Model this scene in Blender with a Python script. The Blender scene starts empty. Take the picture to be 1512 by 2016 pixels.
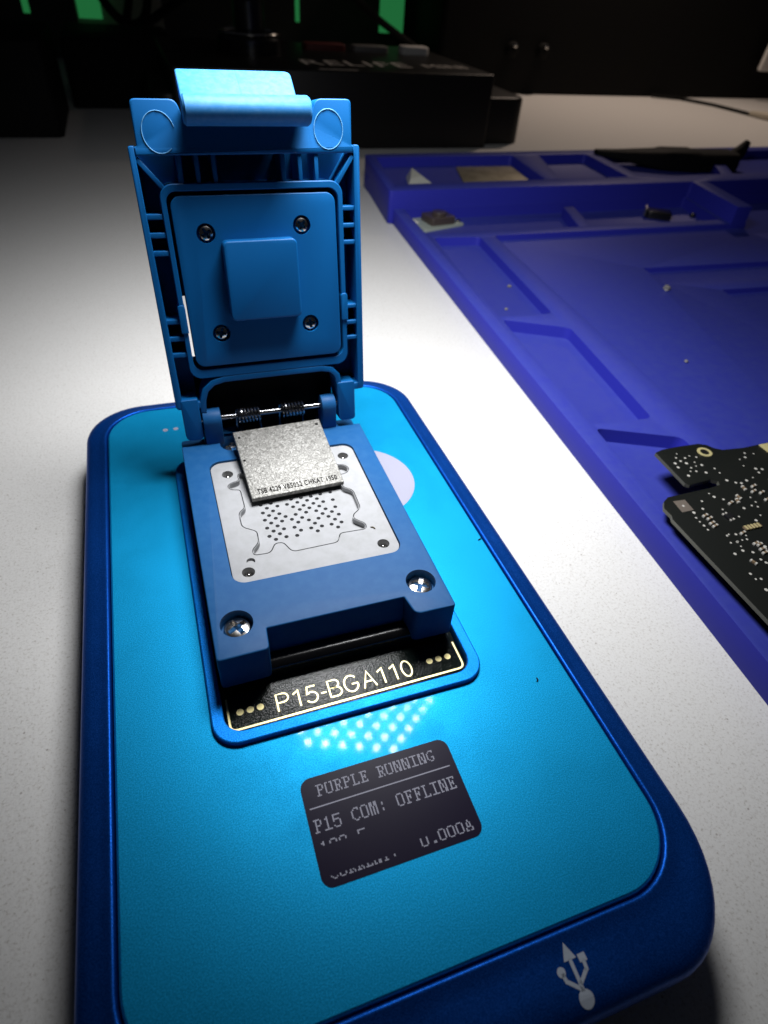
import bpy, bmesh, math, random
from mathutils import Matrix, Vector
random.seed(7)
S = bpy.context.scene
COL = S.collection
PI = math.pi

# ------------------------------------------------------------------ camera
cam_d = bpy.data.cameras.new('camera')
cam = bpy.data.objects.new('camera', cam_d); COL.objects.link(cam); S.camera = cam
Rw = [(0.9446527262824133, -0.3219608849749168, 0.06302709951578343),
      (-0.1733492789883951, -0.652950469612994, -0.737296217070435),
      (0.27853411676383133, 0.6855631792755056, -0.6726231285201643)]
rx, dn, fw = [Vector(r) for r in Rw]
Mc = Matrix((( rx.x, -dn.x, -fw.x), (rx.y, -dn.y, -fw.y), (rx.z, -dn.z, -fw.z))).to_4x4()
Mc.translation = (2.06018, -1.23896, 9.6981)
cam.matrix_world = Mc
cam_d.sensor_fit = 'VERTICAL'; cam_d.sensor_height = 36.0; cam_d.sensor_width = 27.0
cam_d.lens = 21.3903
cam_d.clip_start = 0.1; cam_d.clip_end = 600
cam_d.dof.use_dof = True
cam_d.dof.focus_distance = 11.6
cam_d.dof.aperture_fstop = 0.25
S.unit_settings.system = 'METRIC'
S.unit_settings.scale_length = 0.0065

# ------------------------------------------------------------------ world
W = bpy.data.worlds.new('World'); S.world = W; W.use_nodes = True
bg = W.node_tree.nodes['Background']
bg.inputs['Color'].default_value = (0.55, 0.60, 0.75, 1)
bg.inputs['Strength'].default_value = 0.012

# ------------------------------------------------------------------ lamps
# bench lamp: a round head of 91 LEDs in a hexagonal pattern, above and behind the device
LAMP = Vector((7.0, 12.75, 15.0)); AIM = Vector((9.7, 17.0, -1.6))
LED_POWER = 268.0
zq = (LAMP - AIM).normalized(); xq = Vector((0.945, -0.325, 0)); xq = (xq - zq * xq.dot(zq)).normalized()
Q = Matrix((xq, zq.cross(xq), zq)).transposed().to_4x4()
PITCH = 0.70
nled = 0
for a in range(-5, 6):
    for b in range(-5, 6):
        if abs(a + b) > 5: continue
        px, py = PITCH * (a + b / 2), PITCH * b * math.sqrt(3) / 2
        ld = bpy.data.lights.new('led', 'SPOT') if nled == 0 else ld
        if nled == 0:
            ld.energy = LED_POWER; ld.shadow_soft_size = 0.13
            ld.spot_size = math.radians(138); ld.spot_blend = 1.0
            ld.color = (0.97, 0.98, 1.0)
        lo = bpy.data.objects.new('led', ld); COL.objects.link(lo)
        lo.matrix_world = Matrix.Translation(LAMP + Q.to_3x3() @ Vector((px, py, 0))) @ Q
        nled += 1
# warm room lamp over the far right of the desk
wl = bpy.data.lights.new('desk_light', 'SPOT'); wl.energy = 42000; wl.color = (1.0, 0.80, 0.66)
wl.spot_size = math.radians(112); wl.spot_blend = 1.0; wl.shadow_soft_size = 3
wo = bpy.data.objects.new('desk_light', wl); COL.objects.link(wo)
wo.location = (60, 74, 42); wo.rotation_euler = (Vector((58, 66, 0)) - wo.location).to_track_quat('-Z', 'Y').to_euler()

S.view_settings.view_transform = 'Standard'; S.view_settings.look = 'None'
S.view_settings.gamma = 1.0; S.view_settings.use_curve_mapping = False
S.view_settings.exposure = 0.0
S.render.engine = 'CYCLES'
S.cycles.use_denoising = True
S.cycles.max_bounces = 8; S.cycles.diffuse_bounces = 1
S.cycles.sample_clamp_indirect = 6.0

# ------------------------------------------------------------------ helpers
class MB:
    def __init__(s, M=None):
        s.v = []; s.f = []; s.m = []; s.M = M
    def add(s, vs, fs, mi=0, M=None):
        o = len(s.v)
        for p in vs:
            p = Vector(p)
            if M is not None: p = M @ p
            if s.M is not None: p = s.M @ p
            s.v.append(p)
        for f in fs:
            s.f.append([i + o for i in f]); s.m.append(mi)
    def prism(s, poly, z0, z1, bev=0.0, bevb=0.0, mi=0, M=None, seg=3):
        prof = []
        if bevb > 0:
            for k in range(seg + 1):
                t = PI / 2 * k / seg
                prof.append((bevb * (1 - math.sin(t)), z0 + bevb * (1 - math.cos(t))))
        else: prof.append((0, z0))
        if bev > 0:
            for k in range(seg + 1):
                t = PI / 2 * k / seg
                prof.append((bev * (1 - math.cos(t)), z1 - bev * (1 - math.sin(t))))
        else: prof.append((0, z1))
        rings = [[(x, y, z) for x, y in (inset(poly, d) if d else poly)] for d, z in prof]
        s.loft(rings, True, True, mi, M)
    def loft(s, rings, c0=True, c1=True, mi=0, M=None, closed=True):
        n = len(rings[0]); vs = [p for r in rings for p in r]; fs = []
        for k in range(len(rings) - 1):
            for i in range(n if closed else n - 1):
                j = (i + 1) % n
                fs.append([k * n + i, k * n + j, (k + 1) * n + j, (k + 1) * n + i])
        if c0: fs.append(list(range(n))[::-1])
        if c1: fs.append([(len(rings) - 1) * n + i for i in range(n)])
        s.add(vs, fs, mi, M)
    def box(s, x0, x1, y0, y1, z0, z1, mi=0, M=None, bev=0.0):
        s.prism([(x0, y0), (x1, y0), (x1, y1), (x0, y1)], z0, z1, bev, 0, mi, M, 2)
    def cyl(s, c, r, z0, z1, n=24, bev=0.0, mi=0, M=None):
        s.prism([(c[0] + r * math.cos(2 * PI * k / n), c[1] + r * math.sin(2 * PI * k / n)) for k in range(n)], z0, z1, bev, 0, mi, M)
    def lathe(s, c, prof, n=28, mi=0, M=None):
        rings = [[(c[0] + r * math.cos(2 * PI * k / n), c[1] + r * math.sin(2 * PI * k / n), c[2] + z) for k in range(n)] for r, z in prof]
        s.loft(rings, True, True, mi, M)
    def tube(s, pts, r, n=8, mi=0, M=None):
        pts = [Vector(p) for p in pts]; rings = []
        t0 = (pts[1] - pts[0]).normalized()
        u = t0.orthogonal().normalized()
        for i, p in enumerate(pts):
            t = (pts[min(i + 1, len(pts) - 1)] - pts[max(i - 1, 0)]).normalized()
            u = (u - t * u.dot(t)).normalized(); w = t.cross(u)
            rr = r[i] if isinstance(r, (list, tuple)) else r
            rings.append([tuple(p + (u * math.cos(2 * PI * k / n) + w * math.sin(2 * PI * k / n)) * rr) for k in range(n)])
        s.loft(rings, True, True, mi, M)
    def build(s, name, mats, parent=None, smooth=35, bevel=0.0):
        me = bpy.data.meshes.new(name)
        me.from_pydata([tuple(p) for p in s.v], [], s.f); 
        if not isinstance(mats, (list, tuple)): mats = [mats]
        for m in mats: me.materials.append(m)
        me.polygons.foreach_set('material_index', s.m)
        bm = bmesh.new(); bm.from_mesh(me); bmesh.ops.recalc_face_normals(bm, faces=bm.faces); bm.to_mesh(me); bm.free()
        o = bpy.data.objects.new(name, me); COL.objects.link(o)
        shade(o, smooth)
        if parent is not None: adopt(o, parent)
        return o

def shade(o, ang=35):
    me = o.data
    if ang:
        me.polygons.foreach_set('use_smooth', [True] * len(me.polygons))
        me.set_sharp_from_angle(angle=math.radians(ang))
    me.update()

def world_of(p):
    m = Matrix.Identity(4)
    while p is not None:
        m = p.matrix_basis.copy() if p.parent is None else p.matrix_basis.copy()
        return (world_of(p.parent) @ p.matrix_parent_inverse @ m) if p.parent is not None else m
    return m
def adopt(o, parent):
    o.parent = parent
    o.matrix_parent_inverse = world_of(parent).inverted()

def rrect(x0, x1, y0, y1, r, n=6, ry=None):
    ry = r if ry is None else ry
    out = []
    for cx, cy, a in ((x1 - r, y0 + ry, -PI / 2), (x1 - r, y1 - ry, 0), (x0 + r, y1 - ry, PI / 2), (x0 + r, y0 + ry, PI)):
        for k in range(n + 1):
            t = a + PI / 2 * k / n
            out.append((cx + r * math.cos(t), cy + ry * math.sin(t)))
    return out
def area(p): return 0.5 * sum(p[i][0] * p[(i + 1) % len(p)][1] - p[(i + 1) % len(p)][0] * p[i][1] for i in range(len(p)))
def inset(p, d):
    n = len(p); sg = 1 if area(p) > 0 else -1; out = []
    for i in range(n):
        a, b, c = Vector(p[i - 1]), Vector(p[i]), Vector(p[(i + 1) % n])
        e1 = (b - a).normalized(); e2 = (c - b).normalized()
        n1 = Vector((-e1.y, e1.x)) * sg; n2 = Vector((-e2.y, e2.x)) * sg
        k = 1 + n1.dot(n2)
        m = (n1 + n2) / max(k, 0.3)
        out.append(tuple(b + m * d))
    return out
def rounded(poly, r, n=4):
    """round the corners of a polygon; r is one radius or a list"""
    out = []; N = len(poly)
    for i in range(N):
        a, b, c = Vector(poly[i - 1]), Vector(poly[i]), Vector(poly[(i + 1) % N])
        rr = r[i] if isinstance(r, (list, tuple)) else r
        e1 = (a - b); e2 = (c - b)
        d = min(rr, e1.length * 0.48, e2.length * 0.48)
        if d < 1e-4: out.append(tuple(b)); continue
        p0 = b + e1.normalized() * d; p1 = b + e2.normalized() * d
        for k in range(n + 1):
            t = k / n
            out.append(tuple(p0 * (1 - t) ** 2 + b * 2 * t * (1 - t) + p1 * t * t))
    return out

def boolean(o, cut, op='DIFFERENCE', self_=False):
    c = cut.build('cutter', [bpy.data.materials.get('cut') or bpy.data.materials.new('cut')], None, 0)
    c.data.materials.clear()
    md = o.modifiers.new('b', 'BOOLEAN'); md.operation = op; md.object = c; md.solver = 'EXACT'; md.use_self = self_
    bake(o)
    me = c.data; bpy.data.objects.remove(c); bpy.data.meshes.remove(me)
def bake(o):
    bpy.context.view_layer.update()
    dg = bpy.context.evaluated_depsgraph_get()
    me = bpy.data.meshes.new_from_object(o.evaluated_get(dg))
    old = o.data; o.modifiers.clear(); me.name = old.name; o.data = me
    if old.users == 0: bpy.data.meshes.remove(old)
def bevel(o, w, seg=2, ang=40):
    md = o.modifiers.new('v', 'BEVEL'); md.width = w; md.segments = seg; md.limit_method = 'ANGLE'; md.angle_limit = math.radians(ang)
    md.use_clamp_overlap = True
    bake(o)

def thing(name, label, cat, loc=(0, 0, 0), group=None):
    o = bpy.data.objects.new(name, None); COL.objects.link(o); o.location = loc
    o.empty_display_size = 0.2
    return tag(o, label, cat, group)
def tag(o, label, cat, group=None):
    o['label'] = label; o['category'] = cat
    if group: o['group'] = group
    return o
def dup(o, parent, M):
    """copy of a part (and its children) under the same parent, moved by world matrix M"""
    c = o.copy(); COL.objects.link(c)
    c.parent = parent
    c.matrix_parent_inverse = o.matrix_parent_inverse.copy()
    pw = world_of(parent) @ c.matrix_parent_inverse
    c.matrix_basis = pw.inverted() @ M @ pw @ o.matrix_basis
    return c

def text_geo(body, size=1.0, spacing=1.0, thin=0.0):
    cu = bpy.data.curves.new('t', 'FONT'); cu.body = body; cu.size = size; cu.space_character = spacing; cu.offset = thin; cu.resolution_u = 4
    o = bpy.data.objects.new('t', cu); COL.objects.link(o)
    bpy.context.view_layer.update()
    me = bpy.data.meshes.new_from_object(o.evaluated_get(bpy.context.evaluated_depsgraph_get()))
    vs = [(v.co.x, v.co.y) for v in me.vertices]; fs = [list(p.vertices) for p in me.polygons]
    bpy.data.objects.remove(o); bpy.data.curves.remove(cu); bpy.data.meshes.remove(me)
    return vs, fs
def text_in(mb, body, O, ux, uy, mi=0, spacing=1.0, thin=0.0):
    """fit the text's box onto origin O with edge vectors ux (width) and uy (height)"""
    vs, fs = text_geo(body, 1.0, spacing, thin)
    x0 = min(v[0] for v in vs); x1 = max(v[0] for v in vs); y0 = min(v[1] for v in vs); y1 = max(v[1] for v in vs)
    O, ux, uy = Vector(O), Vector(ux), Vector(uy)
    mb.add([O + ux * ((x - x0) / (x1 - x0)) + uy * ((y - y0) / (y1 - y0)) for x, y in vs], fs, mi)

# ------------------------------------------------------------------ materials
def mat(name, base, rough=0.5, metal=0.0, coat=0.0, coat_r=0.1, spec=0.5, noise=None, bump=None, emit=None, sss=0.0, rvar=None):
    """noise=(scale, amount, colour2) mixes base; bump=(scale, strength, distance)"""
    m = bpy.data.materials.new(name); m.use_nodes = True
    nt = m.node_tree; b = nt.nodes['Principled BSDF']
    b.inputs['Base Color'].default_value = (*base, 1); b.inputs['Roughness'].default_value = rough
    b.inputs['Metallic'].default_value = metal; b.inputs['Coat Weight'].default_value = coat
    b.inputs['Coat Roughness'].default_value = coat_r; b.inputs['Specular IOR Level'].default_value = spec
    if sss:
        b.inputs['Subsurface Weight'].default_value = sss; b.inputs['Subsurface Radius'].default_value = (0.2, 0.3, 1.0)
        b.inputs['Subsurface Scale'].default_value = 0.25
    tc = nt.nodes.new('ShaderNodeTexCoord')
    def nz(scale, detail=4, rough_=0.6):
        n = nt.nodes.new('ShaderNodeTexNoise'); n.inputs['Scale'].default_value = scale; n.inputs['Detail'].default_value = detail
        n.inputs['Roughness'].default_value = rough_
        nt.links.new(tc.outputs['Object'], n.inputs['Vector']); return n
    if noise:
        sc, lo, hi, c2 = noise
        n = nz(sc); r = nt.nodes.new('ShaderNodeValToRGB')
        r.color_ramp.elements[0].position = lo; r.color_ramp.elements[0].color = (*c2, 1)
        r.color_ramp.elements[1].position = hi; r.color_ramp.elements[1].color = (*base, 1)
        nt.links.new(n.outputs['Fac'], r.inputs['Fac']); nt.links.new(r.outputs['Color'], b.inputs['Base Color'])
    if rvar:
        sc, lo, hi = rvar
        n = nz(sc); mr = nt.nodes.new('ShaderNodeMapRange'); mr.inputs['From Min'].default_value = 0.35; mr.inputs['From Max'].default_value = 0.65
        mr.inputs['To Min'].default_value = lo; mr.inputs['To Max'].default_value = hi
        nt.links.new(n.outputs['Fac'], mr.inputs['Value']); nt.links.new(mr.outputs['Result'], b.inputs['Roughness'])
    if bump:
        sc, st, di = bump
        n = nz(sc, 3); bp = nt.nodes.new('ShaderNodeBump'); bp.inputs['Strength'].default_value = st; bp.inputs['Distance'].default_value = di
        nt.links.new(n.outputs['Fac'], bp.inputs['Height']); nt.links.new(bp.outputs['Normal'], b.inputs['Normal'])
    if emit:
        b.inputs['Emission Color'].default_value = (*emit[0], 1); b.inputs['Emission Strength'].default_value = emit[1]
    return m

def table_mat():
    m = mat('white laminate', (0.72, 0.70, 0.67), 0.42, spec=0.35)
    nt = m.node_tree; b = nt.nodes['Principled BSDF']; tc = nt.nodes['Texture Coordinate']
    n1 = nt.nodes.new('ShaderNodeTexNoise'); n1.inputs['Scale'].default_value = 18; n1.inputs['Detail'].default_value = 6; n1.inputs['Roughness'].default_value = 0.75
    r1 = nt.nodes.new('ShaderNodeValToRGB'); e = r1.color_ramp.elements
    e[0].position = 0.33; e[0].color = (0.44, 0.41, 0.37, 1); e[1].position = 0.52; e[1].color = (0.72, 0.71, 0.69, 1)
    x = r1.color_ramp.elements.new(0.41); x.color = (0.64, 0.625, 0.60, 1)
    vo = nt.nodes.new('ShaderNodeTexVoronoi'); vo.inputs['Scale'].default_value = 2.2; vo.inputs['Randomness'].default_value = 1
    r2 = nt.nodes.new('ShaderNodeValToRGB'); r2.color_ramp.elements[0].position = 0.035; r2.color_ramp.elements[0].color = (0.35, 0.3, 0.27, 1)
    r2.color_ramp.elements[1].position = 0.06; r2.color_ramp.elements[1].color = (1, 1, 1, 1)
    mx = nt.nodes.new('ShaderNodeMix'); mx.data_type = 'RGBA'; mx.blend_type = 'MULTIPLY'; mx.inputs['Factor'].default_value = 0.6
    nt.links.new(tc.outputs['Object'], n1.inputs['Vector']); nt.links.new(tc.outputs['Object'], vo.inputs['Vector'])
    nt.links.new(n1.outputs['Fac'], r1.inputs['Fac']); nt.links.new(vo.outputs['Distance'], r2.inputs['Fac'])
    nt.links.new(r1.outputs['Color'], mx.inputs['A']); nt.links.new(r2.outputs['Color'], mx.inputs['B'])
    nt.links.new(mx.outputs['Result'], b.inputs['Base Color'])
    n2 = nt.nodes.new('ShaderNodeTexNoise'); n2.inputs['Scale'].default_value = 14; n2.inputs['Detail'].default_value = 2
    nt.links.new(tc.outputs['Object'], n2.inputs['Vector'])
    bp = nt.nodes.new('ShaderNodeBump'); bp.inputs['Strength'].default_value = 0.25; bp.inputs['Distance'].default_value = 0.02
    nt.links.new(n2.outputs['Fac'], bp.inputs['Height']); nt.links.new(bp.outputs['Normal'], b.inputs['Normal'])
    return m

def grain_sparkle_metal(name, base, rough, coat, coat_r, strength, metal=1.0):
    """bead-blasted anodised aluminium: a fine grain that tilts the facets"""
    m = mat(name, base, rough, metal, coat, coat_r, spec=0.08)
    nt = m.node_tree; b = nt.nodes['Principled BSDF']; tc = nt.nodes['Texture Coordinate']
    n = nt.nodes.new('ShaderNodeTexNoise'); n.inputs['Scale'].default_value = 55; n.inputs['Detail'].default_value = 1
    nt.links.new(tc.outputs['Object'], n.inputs['Vector'])
    bp = nt.nodes.new('ShaderNodeBump'); bp.inputs['Strength'].default_value = strength; bp.inputs['Distance'].default_value = 0.01
    nt.links.new(n.outputs['Fac'], bp.inputs['Height']); nt.links.new(bp.outputs['Normal'], b.inputs['Normal'])
    # sparkle painted into the colour grain, and faint smudges in the gloss
    rp = nt.nodes.new('ShaderNodeValToRGB'); e = rp.color_ramp.elements
    e[0].position = 0.36; e[0].color = (*[c * 0.78 for c in base], 1); e[1].position = 0.68; e[1].color = (*[c * 1.3 + 0.012 for c in base], 1)
    nt.links.new(n.outputs['Fac'], rp.inputs['Fac']); nt.links.new(rp.outputs['Color'], b.inputs['Base Color'])
    n2 = nt.nodes.new('ShaderNodeTexNoise'); n2.inputs['Scale'].default_value = 0.7; n2.inputs['Detail'].default_value = 6; n2.inputs['Roughness'].default_value = 0.7
    nt.links.new(tc.outputs['Object'], n2.inputs['Vector'])
    mr = nt.nodes.new('ShaderNodeMapRange'); mr.inputs['From Min'].default_value = 0.3; mr.inputs['From Max'].default_value = 0.7
    mr.inputs['To Min'].default_value = rough - 0.07; mr.inputs['To Max'].default_value = rough + 0.07
    nt.links.new(n2.outputs['Fac'], mr.inputs['Value']); nt.links.new(mr.outputs['Result'], b.inputs['Roughness'])
    return m

M = {}
M['table'] = table_mat()
M['panel'] = grain_sparkle_metal('bright blue anodised aluminium', (0.0, 0.31, 0.62), 0.48, 0.12, 0.05, 0.15, 0.5)
M['case'] = grain_sparkle_metal('deep blue anodised aluminium', (0.0, 0.072, 0.40), 0.42, 0.0, 0.1, 0.2, 0.72)
M['bezel'] = grain_sparkle_metal('blue anodised bezel', (0.0, 0.22, 0.78), 0.42, 0.0, 0.1, 0.3, 0.5)
M['plastic'] = mat('blue moulded plastic', (0.008, 0.098, 0.29), 0.52, spec=0.25, noise=(5, 0.3, 0.6, (0.016, 0.115, 0.31)), bump=(60, 0.12, 0.01))
M['lid'] = mat('blue lid plastic', (0.0, 0.112, 0.35), 0.5, spec=0.32, bump=(45, 0.06, 0.01))
M['black'] = mat('black plastic', (0.010, 0.010, 0.011), 0.35)
M['black_gloss'] = mat('glossy black plastic', (0.008, 0.008, 0.009), 0.22)
M['matt_black'] = mat('matt black', (0.005, 0.005, 0.005), 0.7, spec=0.15)
M['white'] = mat('white ceramic-filled plastic', (0.44, 0.445, 0.46), 0.55, spec=0.3, noise=(4, 0.3, 0.6, (0.39, 0.395, 0.40)), bump=(30, 0.06, 0.01))
M['print'] = mat('pale lilac print', (0.33, 0.33, 0.42), 0.55)
M['usbprint'] = mat('grey print', (0.45, 0.50, 0.58), 0.5)
M['chrome'] = mat('bright nickel', (0.75, 0.72, 0.68), 0.13, 1.0, rvar=(3, 0.12, 0.24))
M['steel'] = mat('dark steel', (0.35, 0.35, 0.36), 0.22, 1.0)
M['gold'] = mat('gilded copper', (0.85, 0.74, 0.36), 0.38, 0.55)
M['mask'] = mat('dark solder mask', (0.006, 0.010, 0.008), 0.14, spec=0.22, bump=(26, 0.6, 0.012))
M['pcb'] = mat('black circuit board', (0.008, 0.009, 0.008), 0.5, spec=0.07, bump=(10, 0.1, 0.01))
M['pcb_edge'] = mat('board edge', (0.10, 0.10, 0.075), 0.6)
M['solder'] = mat('solder', (0.80, 0.77, 0.70), 0.35, 0.35)
M['cap'] = mat('brown capacitor', (0.20, 0.14, 0.085), 0.4)
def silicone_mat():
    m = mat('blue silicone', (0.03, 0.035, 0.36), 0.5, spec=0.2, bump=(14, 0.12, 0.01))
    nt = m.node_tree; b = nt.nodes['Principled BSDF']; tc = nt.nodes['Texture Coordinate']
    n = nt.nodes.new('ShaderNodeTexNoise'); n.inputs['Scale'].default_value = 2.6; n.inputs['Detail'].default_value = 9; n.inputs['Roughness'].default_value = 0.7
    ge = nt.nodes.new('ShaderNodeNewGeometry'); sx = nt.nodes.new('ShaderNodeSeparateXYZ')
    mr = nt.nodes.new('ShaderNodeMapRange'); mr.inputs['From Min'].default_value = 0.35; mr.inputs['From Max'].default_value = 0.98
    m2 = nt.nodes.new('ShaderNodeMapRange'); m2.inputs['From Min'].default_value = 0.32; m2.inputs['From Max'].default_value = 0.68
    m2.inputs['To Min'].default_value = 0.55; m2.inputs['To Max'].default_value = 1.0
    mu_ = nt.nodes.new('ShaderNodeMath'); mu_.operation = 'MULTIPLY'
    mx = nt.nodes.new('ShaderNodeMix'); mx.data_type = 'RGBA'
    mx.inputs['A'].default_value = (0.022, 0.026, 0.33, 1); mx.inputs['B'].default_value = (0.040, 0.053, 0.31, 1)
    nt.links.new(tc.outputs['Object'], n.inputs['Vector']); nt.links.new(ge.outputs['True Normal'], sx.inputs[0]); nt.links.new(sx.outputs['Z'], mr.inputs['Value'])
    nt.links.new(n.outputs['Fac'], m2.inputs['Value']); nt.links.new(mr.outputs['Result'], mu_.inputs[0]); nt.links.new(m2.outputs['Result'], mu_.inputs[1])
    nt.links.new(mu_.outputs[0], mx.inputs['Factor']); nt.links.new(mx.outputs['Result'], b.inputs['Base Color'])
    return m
M['silicone'] = silicone_mat()   # blue silicone: pale dust noise on top, upright faces painted darker as shade
M['screen'] = mat('dark violet display glass', (0.010, 0.006, 0.026), 0.34, coat=0.0, spec=0.10)
M['lcd'] = mat('display letters', (0.22, 0.22, 0.28), 0.5, emit=((0.60, 0.60, 0.80), 0.15))
M['box'] = mat('black carton', (0.007, 0.0065, 0.006), 0.4, spec=0.3)
M['boxtext'] = mat('grey box lettering', (0.85, 0.80, 0.74), 0.5)
M['greenled'] = mat('green LED strip', (0.02, 0.2, 0.06), 0.5, emit=((0.07, 0.72, 0.20), 0.17))
M['wallgrey'] = mat('dim wall paint', (0.06, 0.058, 0.055), 0.8)
M['greyplastic'] = mat('grey plastic', (0.20, 0.19, 0.185), 0.5)
M['red'] = mat('red plastic', (0.13, 0.014, 0.012), 0.6)
M['paper'] = mat('white paper', (0.75, 0.73, 0.70), 0.8)
M['plate'] = mat('dull metal shield', (0.32, 0.28, 0.20), 0.5, 0.6, noise=(1.2, 0.35, 0.6, (0.22, 0.19, 0.13)))
M['clear'] = mat('cloudy plastic', (0.45, 0.45, 0.40), 0.35)

def chip_mat():
    m = mat('etched metal chip lid', (0.50, 0.47, 0.40), 0.45, 0.45)
    nt = m.node_tree; b = nt.nodes['Principled BSDF']; tc = nt.nodes['Texture Coordinate']
    n = nt.nodes.new('ShaderNodeTexNoise'); n.inputs['Scale'].default_value = 12; n.inputs['Detail'].default_value = 6; n.inputs['Roughness'].default_value = 0.72; n.inputs['Distortion'].default_value = 1.6
    r = nt.nodes.new('ShaderNodeValToRGB'); e = r.color_ramp.elements
    e[0].position = 0.34; e[0].color = (0.085, 0.082, 0.075, 1); e[1].position = 0.66; e[1].color = (0.42, 0.415, 0.39, 1)
    k = e.new(0.48); k.color = (0.20, 0.195, 0.18, 1)
    nt.links.new(tc.outputs['Object'], n.inputs['Vector']); nt.links.new(n.outputs['Fac'], r.inputs['Fac']); nt.links.new(r.outputs['Color'], b.inputs['Base Color'])
    bp = nt.nodes.new('ShaderNodeBump'); bp.inputs['Strength'].default_value = 0.6; bp.inputs['Distance'].default_value = 0.02
    nt.links.new(n.outputs['Fac'], bp.inputs['Height']); nt.links.new(bp.outputs['Normal'], b.inputs['Normal'])
    return m
M['chip'] = chip_mat()
M['chipink'] = mat('laser-marked letters', (0.008, 0.008, 0.008), 0.8, spec=0.05)

# ------------------------------------------------------------------ the setting
TZ = -1.6
mb = MB(); mb.add([(-60, -30, TZ), (140, -30, TZ), (140, 96, TZ), (-60, 96, TZ)], [[0, 1, 2, 3]])
t = mb.build('table', M['table']); t['kind'] = 'structure'; t['label'] = 'white speckled laminate desk top'
mb = MB(); mb.box(-60, 140, 96, 97, TZ - 20, 40)
t = mb.build('wall', M['wallgrey']); t['kind'] = 'structure'; t['label'] = 'dim wall behind the desk'

# ------------------------------------------------------------------ the programmer
dev = thing('chip_programmer', 'bright blue metal chip programmer with a small dark display, holding the open test socket', 'programmer', (4, 7, TZ))
NC = 12
def ring(o, z, kf=1.0, r0=1.12, kb=1.0):
    r = max(r0 + o * (0.55 if o > 0 else 1.0), 0.05)
    out = []
    x0, x1, y0, y1 = -o, 8 + o, -o * kf, 14.31 + o * kb
    ryf = r0 + o * (0.75 * kf if o > 0 else 1.0)
    for cx, cy, a, ry in ((x1 - r, y0 + ryf, -PI / 2, ryf), (x1 - r, y1 - r, 0, r), (x0 + r, y1 - r, PI / 2, r), (x0 + r, y0 + ryf, PI, ryf)):
        for k in range(NC + 1):
            t = a + PI / 2 * k / NC
            out.append((cx + r * math.cos(t), cy + ry * math.sin(t), z))
    return out
# case: groove wall, bright lip, sloping shoulder, side, tucked-in underside
prof = [(-0.10, -0.20), (0.022, -0.20, 1), (0.022, -0.035), (0.034, -0.014), (0.06, -0.004), (0.09, -0.010), (0.14, -0.034),
        (0.24, -0.062), (0.35, -0.085), (0.44, -0.115), (0.51, -0.16), (0.55, -0.23), (0.572, -0.32), (0.58, -0.45), (0.58, -0.80), (0.57, -1.02), (0.47, -1.20), (0.28, -1.33), (0.0, -1.38), (-0.9, -1.38)]
mb = MB(); rings = []
for p in prof:
    o, z = p[0], p[1]
    kf = 1.0 if o <= 0.11 else 1.0 + 0.78 * min(1, (o - 0.11) / 0.3)
    rings.append(ring(o, z, kf))
mb.loft(rings, False, True)
mb.build('case', M['case'], dev, 40)
# four rubber feet under the case
for x, y in ((1.2, 1.2), (6.8, 1.2), (6.8, 13), (1.2, 13)):
    mb = MB(); mb.cyl((x, y), 0.45, TZ, -1.37, 20, 0.03); mb.build('foot', M['matt_black'], dev)

# panel with the slot for the socket
SX0, SX1, SY0, SY1, SR = 1.60, 6.42, 3.90, 11.62, 0.42
outer = [(x, y) for x, y, z in ring(-0.018, 0)]
slot = rrect(SX0, SX1, SY0, SY1, SR, 8)
def plate_with_hole(outer, inner, z0, z1, ch=0.0, chi=0.0):
    bm = bmesh.new()
    def loop(pts, z): return [bm.verts.new((x, y, z)) for x, y in pts]
    o1 = loop(inset(outer, ch) if ch else outer, z1); i1 = loop(inset(inner, -chi) if chi else inner, z1)
    es = []
    for L in (o1, i1):
        for k in range(len(L)): es.append(bm.edges.new((L[k], L[(k + 1) % len(L)])))
    bmesh.ops.triangle_fill(bm, use_beauty=True, use_dissolve=False, edges=es)
    def wall(A, B):
        for k in range(len(A)):
            bm.faces.new((A[k], A[(k + 1) % len(A)], B[(k + 1) % len(B)], B[k]))
    a = o1
    if ch: b_ = loop(outer, z1 - ch); wall(a, b_); a = b_
    wall(a, loop(outer, z0))
    a = i1
    if chi: b_ = loop(inner, z1 - chi); wall(a, b_); a = b_
    wall(a, loop(inner, z0))
    bmesh.ops.recalc_face_normals(bm, faces=bm.faces)
    return bm
def from_bm(name, bm, m, parent=None, ang=35):
    me = bpy.data.meshes.new(name); bm.to_mesh(me); bm.free(); me.materials.append(m)
    o = bpy.data.objects.new(name, me); COL.objects.link(o); shade(o, ang)
    if parent is not None: adopt(o, parent)
    return o
bm = plate_with_hole(outer, slot, -0.30, 0.0, 0.035, 0.0)
# make sure the big top faces look up
for f in bm.faces:
    if abs(f.normal.z) > 0.9 and f.normal.z < 0: f.normal_flip()
from_bm('top_panel', bm, M['panel'], dev, 20)
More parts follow.
